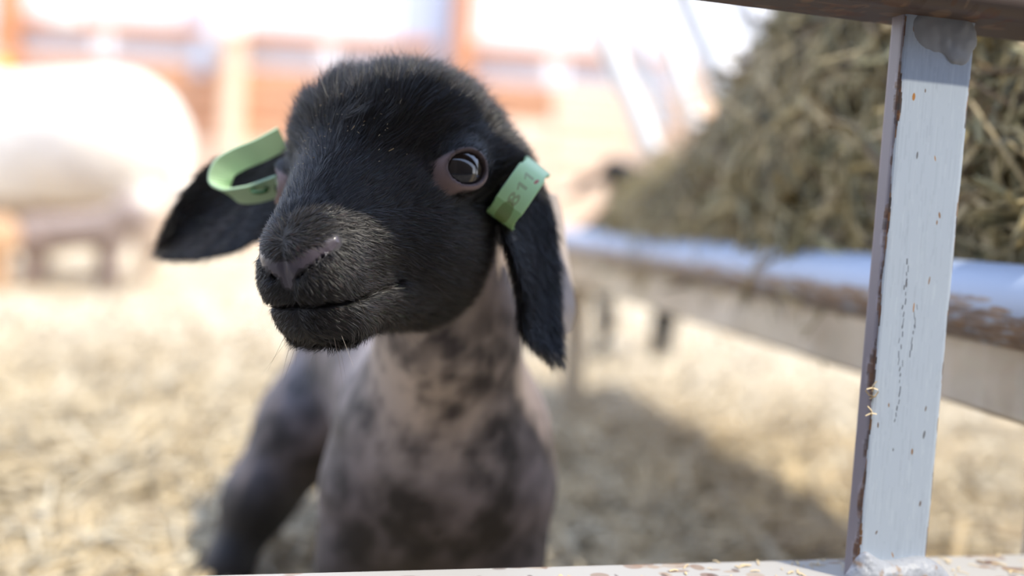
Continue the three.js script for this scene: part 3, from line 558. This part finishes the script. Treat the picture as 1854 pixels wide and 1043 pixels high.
{
  const d = 2.55;
  creature('lamb', 'black lamb behind the far end of the hay feeder, mostly hidden', ground(1120, d), [
    [at(1195, 465, d), at(1075, 462, d), 0.085, 0.08], [at(1100, 430, d), at(1150, 340, d), 0.055, 0.045], [at(1150, 335, d), at(1112, 305, d - 0.02), 0.045, 0.03],
    [at(1108, 312, d - 0.02), at(1060, 335, d - 0.03), 0.012, 0.011], [at(1060, 335, d - 0.03), at(1012, 358, d - 0.02), 0.011, 0.006],
    ...legTo(1090, 520, d - 0.05, 1096, 0.03, 0.017), ...legTo(1190, 530, d - 0.03, 1197, 0.03, 0.017), ...legTo(1040, 500, d + 0.1, 1030, 0.03, 0.016), ...legTo(1210, 500, d + 0.12, 1215, 0.03, 0.016),
  ], 0.035, 0.01, () => [0.014, 0.013, 0.013]);
}

// ---------------------------------------------------------------- hay feeder and its hay
const fDir = at(617, 382, 1).sub(camera.position).setY(0).normalize(), fSide = fDir.clone().cross(V(0, 1, 0)).normalize();
const FL_ = 0.40, FW = 0.30, FEND = 1.86, fAt = (s, lat, y) => V(0, 0, 0).addScaledVector(fDir, s).addScaledVector(fSide, lat).setY(y);
{
  const base = fAt(1.0, FL_ + 0.18, 0), g = thing('hay_feeder', 'long metal hay feeder with a worn pipe rim, pale side panel and slanted white bars', 'feeder', base);
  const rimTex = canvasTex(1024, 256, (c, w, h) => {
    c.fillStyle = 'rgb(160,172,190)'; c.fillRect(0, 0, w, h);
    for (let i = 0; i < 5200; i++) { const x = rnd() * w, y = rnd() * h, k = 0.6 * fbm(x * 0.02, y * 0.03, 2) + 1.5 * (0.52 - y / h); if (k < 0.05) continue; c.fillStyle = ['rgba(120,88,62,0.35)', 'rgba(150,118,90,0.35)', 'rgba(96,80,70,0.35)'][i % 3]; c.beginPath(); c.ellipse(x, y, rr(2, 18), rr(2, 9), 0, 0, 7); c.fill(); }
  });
  const yRim = EYE - 0.016 * FL_ - 0.027;
  const pipe = bakeAt(tube([fAt(0.50, FL_ + 0.02, yRim), fAt(0.9, FL_ + 0.02, yRim), fAt(1.3, FL_ + 0.02, yRim), fAt(FEND, FL_ + 0.02, yRim)], 0.027, 48, 28), base);
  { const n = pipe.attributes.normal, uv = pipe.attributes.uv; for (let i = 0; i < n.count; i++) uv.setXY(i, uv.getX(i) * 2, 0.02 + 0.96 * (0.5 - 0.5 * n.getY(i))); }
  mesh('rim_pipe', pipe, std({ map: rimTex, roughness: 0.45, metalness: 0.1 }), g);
  const panelTex = canvasTex(512, 128, (c, w, h) => { c.fillStyle = 'rgb(206,190,168)'; c.fillRect(0, 0, w, h); for (let i = 0; i < 700; i++) { c.fillStyle = ['rgba(230,216,190,0.15)', 'rgba(160,134,104,0.15)', 'rgba(140,124,110,0.12)'][i % 3]; c.beginPath(); c.ellipse(rnd() * w, rnd() * h, rr(4, 40), rr(2, 12), 0, 0, 7); c.fill(); } });
  const slab = (s0, s1, lat, y0, y1, t) => { const q = boxGeo(s1 - s0, y1 - y0, t, 0.003); q.applyMatrix4(new THREE.Matrix4().makeBasis(fDir, V(0, 1, 0), fSide)); const c = fAt((s0 + s1) / 2, lat, (y0 + y1) / 2); q.translate(c.x, c.y, c.z); const uv = q.attributes.uv, p = q.attributes.position; for (let i = 0; i < p.count; i++) uv.setXY(i, V(p.getX(i), 0, p.getZ(i)).dot(fDir) * 0.7, p.getY(i) * 2); return bakeAt(q, base); };
  const pm = std({ map: panelTex, roughness: 0.55 });
  const yb = EYE - 0.257 * FL_;
  mesh('side_panel', slab(0.505, FEND, FL_ + 0.02, yb, yRim - 0.01, 0.02), pm, g);
  mesh('side_panel', slab(0.505, FEND, FL_ + FW, yb, yRim + 0.03, 0.02), pm, g);
  { const q = boxGeo(FEND - 0.505, 0.02, FW - 0.02, 0.003); q.applyMatrix4(new THREE.Matrix4().makeBasis(fDir, V(0, 1, 0), fSide)); const c = fAt((FEND + 0.505) / 2, FL_ + FW / 2 + 0.01, yb + 0.012); q.translate(c.x, c.y, c.z); mesh('trough_floor', bakeAt(q, base), pm, g); }
  for (const [s, l] of [[0.53, 0.05], [0.53, FW - 0.03], [FEND - 0.03, 0.05]]) { const q = boxGeo(0.04, yb + 0.02, 0.04, 0.003); const c = fAt(s, FL_ + l, (yb + 0.02) / 2 - 0.005); q.translate(c.x, c.y, c.z); mesh('leg', bakeAt(q, base), pm, g); }
  const wm = std({ color: new THREE.Color(0.92, 0.92, 0.91), roughness: 0.4 });
  for (const [x0, y0, x1, y1, d, r] of [[1052, -30, 1180, 272, 1.80, 0.019], [1108, -40, 1205, 230, 1.84, 0.014], [1172, -20, 1262, 230, 1.86, 0.014], [1236, 0, 1330, 230, 1.8, 0.016], [1318, -40, 1420, 190, 1.75, 0.014], [1417, -40, 1411, 150, 1.7, 0.016]]) {
    const a = at(x0, y0, d), b = at(x1, y1, d), t = a.clone().lerp(b, -0.25); mesh('bar', bakeAt(tube([t, a.clone().lerp(b, 0.4), b], r, 10, 12), base), wm, g).userData.label = 'slanted white bar';
  }
  { const a = at(1030, -90, 1.8), b = at(1420, -100, 1.7); mesh('bar_rail', bakeAt(tube([a, a.clone().lerp(b, 0.5), b], 0.016, 10, 12), base), wm, g); }
}
{
  const c0 = fAt(0.98, FL_ + 0.17, 0.325), hay = thing('hay_pile', 'tall heap of green brown hay filling the metal feeder', 'hay', c0); hay.userData.kind = 'stuff';
  const A = [0.80, 0.13, 0.36];                              // along the feeder, across, up
  const surf = (u, v) => {                                    // u around, v from rim to top
    const cu = Math.cos(u), su = Math.sin(u), cv = Math.cos(v), sv = Math.sin(v), e = (t, p) => Math.sign(t) * Math.pow(Math.abs(t), p);
    const n = 1 + 0.16 * fbm(cu * 2.3 + 4, su * 2.3, v * 1.8) + 0.05 * noise(cu * 9, su * 9, v * 7);
    return V(0, 0, 0).addScaledVector(fDir, A[0] * (cu < 0 ? 0.48 : 1) * e(cu, 0.9) * Math.pow(cv, 0.9) * n).addScaledVector(fSide, A[1] * e(su, 0.75) * Math.pow(cv, 0.6) * n).setY(A[2] * Math.pow(sv, 0.9) * n * (1 - 0.55 * smooth(cu * Math.pow(cv, 0.9), -0.12, 0.40)) - 0.03);
  };
  const pos = [], idx = [], col = [], nu = 120, nv = 50;
  for (let j = 0; j <= nv; j++) for (let i = 0; i <= nu; i++) { const p = surf(i / nu * Math.PI * 2, j / nv * Math.PI / 2); pos.push(p.x, p.y, p.z); const k = 0.8 + 0.5 * noise(p.x * 14, p.y * 14, p.z * 14); col.push(0.17 * k, 0.135 * k, 0.065 * k); }
  for (let j = 0; j < nv; j++) for (let i = 0; i < nu; i++) { const a = j * (nu + 1) + i; idx.push(a, a + nu + 1, a + 1, a + 1, a + nu + 1, a + nu + 2); }
  mesh('hay_core', geo(pos, idx, null, col), std({ vertexColors: true, roughness: 0.95, side: THREE.DoubleSide }), hay);
  const M = new THREE.Matrix4(), C = new THREE.Color();
  [ribbonGeo(0.12, 0.0035, 0.016, 4), ribbonGeo(0.07, 0.0025, -0.012, 4), ribbonGeo(0.10, 0.008, 0.008, 4)].forEach((g, n) => {
    const N = [7000, 8000, 2600][n], im = new THREE.InstancedMesh(g, strawMat, N); im.name = 'hay_stalks'; im.castShadow = im.receiveShadow = true;
    for (let i = 0; i < N; i++) {
      const u = rr(Math.PI * 0.6, Math.PI * 2.15), v = Math.asin(Math.pow(rnd(), 0.9)) * 0.98, p = surf(u, v), q = surf(u + 0.02, v), r = surf(u, Math.min(1.5, v + 0.02));
      const nn = q.sub(p).cross(r.sub(p)).normalize(); if (nn.dot(p) < 0) nn.negate();
      const x = V(rr(-1, 1), rr(-1.2, 0.6), rr(-1, 1)); x.addScaledVector(nn, -x.dot(nn) * rr(0.5, 1)).normalize(); const z = x.clone().cross(nn.clone().add(V(rr(-.6, .6), rr(-.6, .6), rr(-.6, .6)))).normalize(), y = z.clone().cross(x);
      M.makeBasis(x.multiplyScalar(rr(0.6, 1.4)), y, z.multiplyScalar(rr(0.7, 1.5))).setPosition(p.addScaledVector(nn, rr(-0.005, 0.03)));
      im.setMatrixAt(i, M);
      const k = rnd(), b = rr(0.45, 1.1);
      if (k < 0.45) C.setRGB(0.37 * b, 0.275 * b, 0.105 * b); else if (k < 0.72) C.setRGB(0.27 * b, 0.235 * b, 0.105 * b); else if (k < 0.9) C.setRGB(0.58 * b, 0.44 * b, 0.22 * b); else C.setRGB(0.20 * b, 0.13 * b, 0.06 * b);
      im.setColorAt(i, C);
    }
    hay.add(im);
  });
}
// ---------------------------------------------------------------- crumbs of straw lying on the gate
{
  const list = [], D = V(0.9682, 0, -0.25).normalize(), N = V(0.25, 0, 0.9682).normalize(), FL = at(1588, 600, 0.52);
  for (let i = 0; i < 150; i++) {
    const nearPost = rnd() < 0.55, u = nearPost ? 0.02 + 0.06 * (rnd() + rnd() - 1) * 2 : rr(-0.4, 0.12), w = rr(-0.034, 0.008);
    const g = ribbonGeo(rr(0.002, 0.009), rr(0.0005, 0.0016), 0.0006, 2); g.rotateY(rr(0, 6.28)); g.rotateZ(rr(-0.12, 0.12));
    const p = V(FL.x, 0.1718, FL.z).addScaledVector(D, u).addScaledVector(N, w); g.translate(p.x, p.y, p.z); list.push(g);
  }
  const e = [[1579, 706], [1584, 700], [1576, 712], [1582, 715], [1574, 745], [1577, 752]].map(([x, y], i) => { const g = ribbonGeo(0.006, 0.0016, 0.001, 2); g.rotateZ(i * 1.3); const p = at(x, y, 0.5215); g.translate(p.x, p.y, p.z); return g; });
  const m = mesh('straw_bits', mergeGeometries([...list, ...e]), std({ color: new THREE.Color(0.60, 0.46, 0.26), roughness: 0.7, side: THREE.DoubleSide }));
  m.userData = { kind: 'stuff', label: 'crumbs of straw lying on the bottom rail of the gate', category: 'straw' };
}
renderer.render(scene, camera);
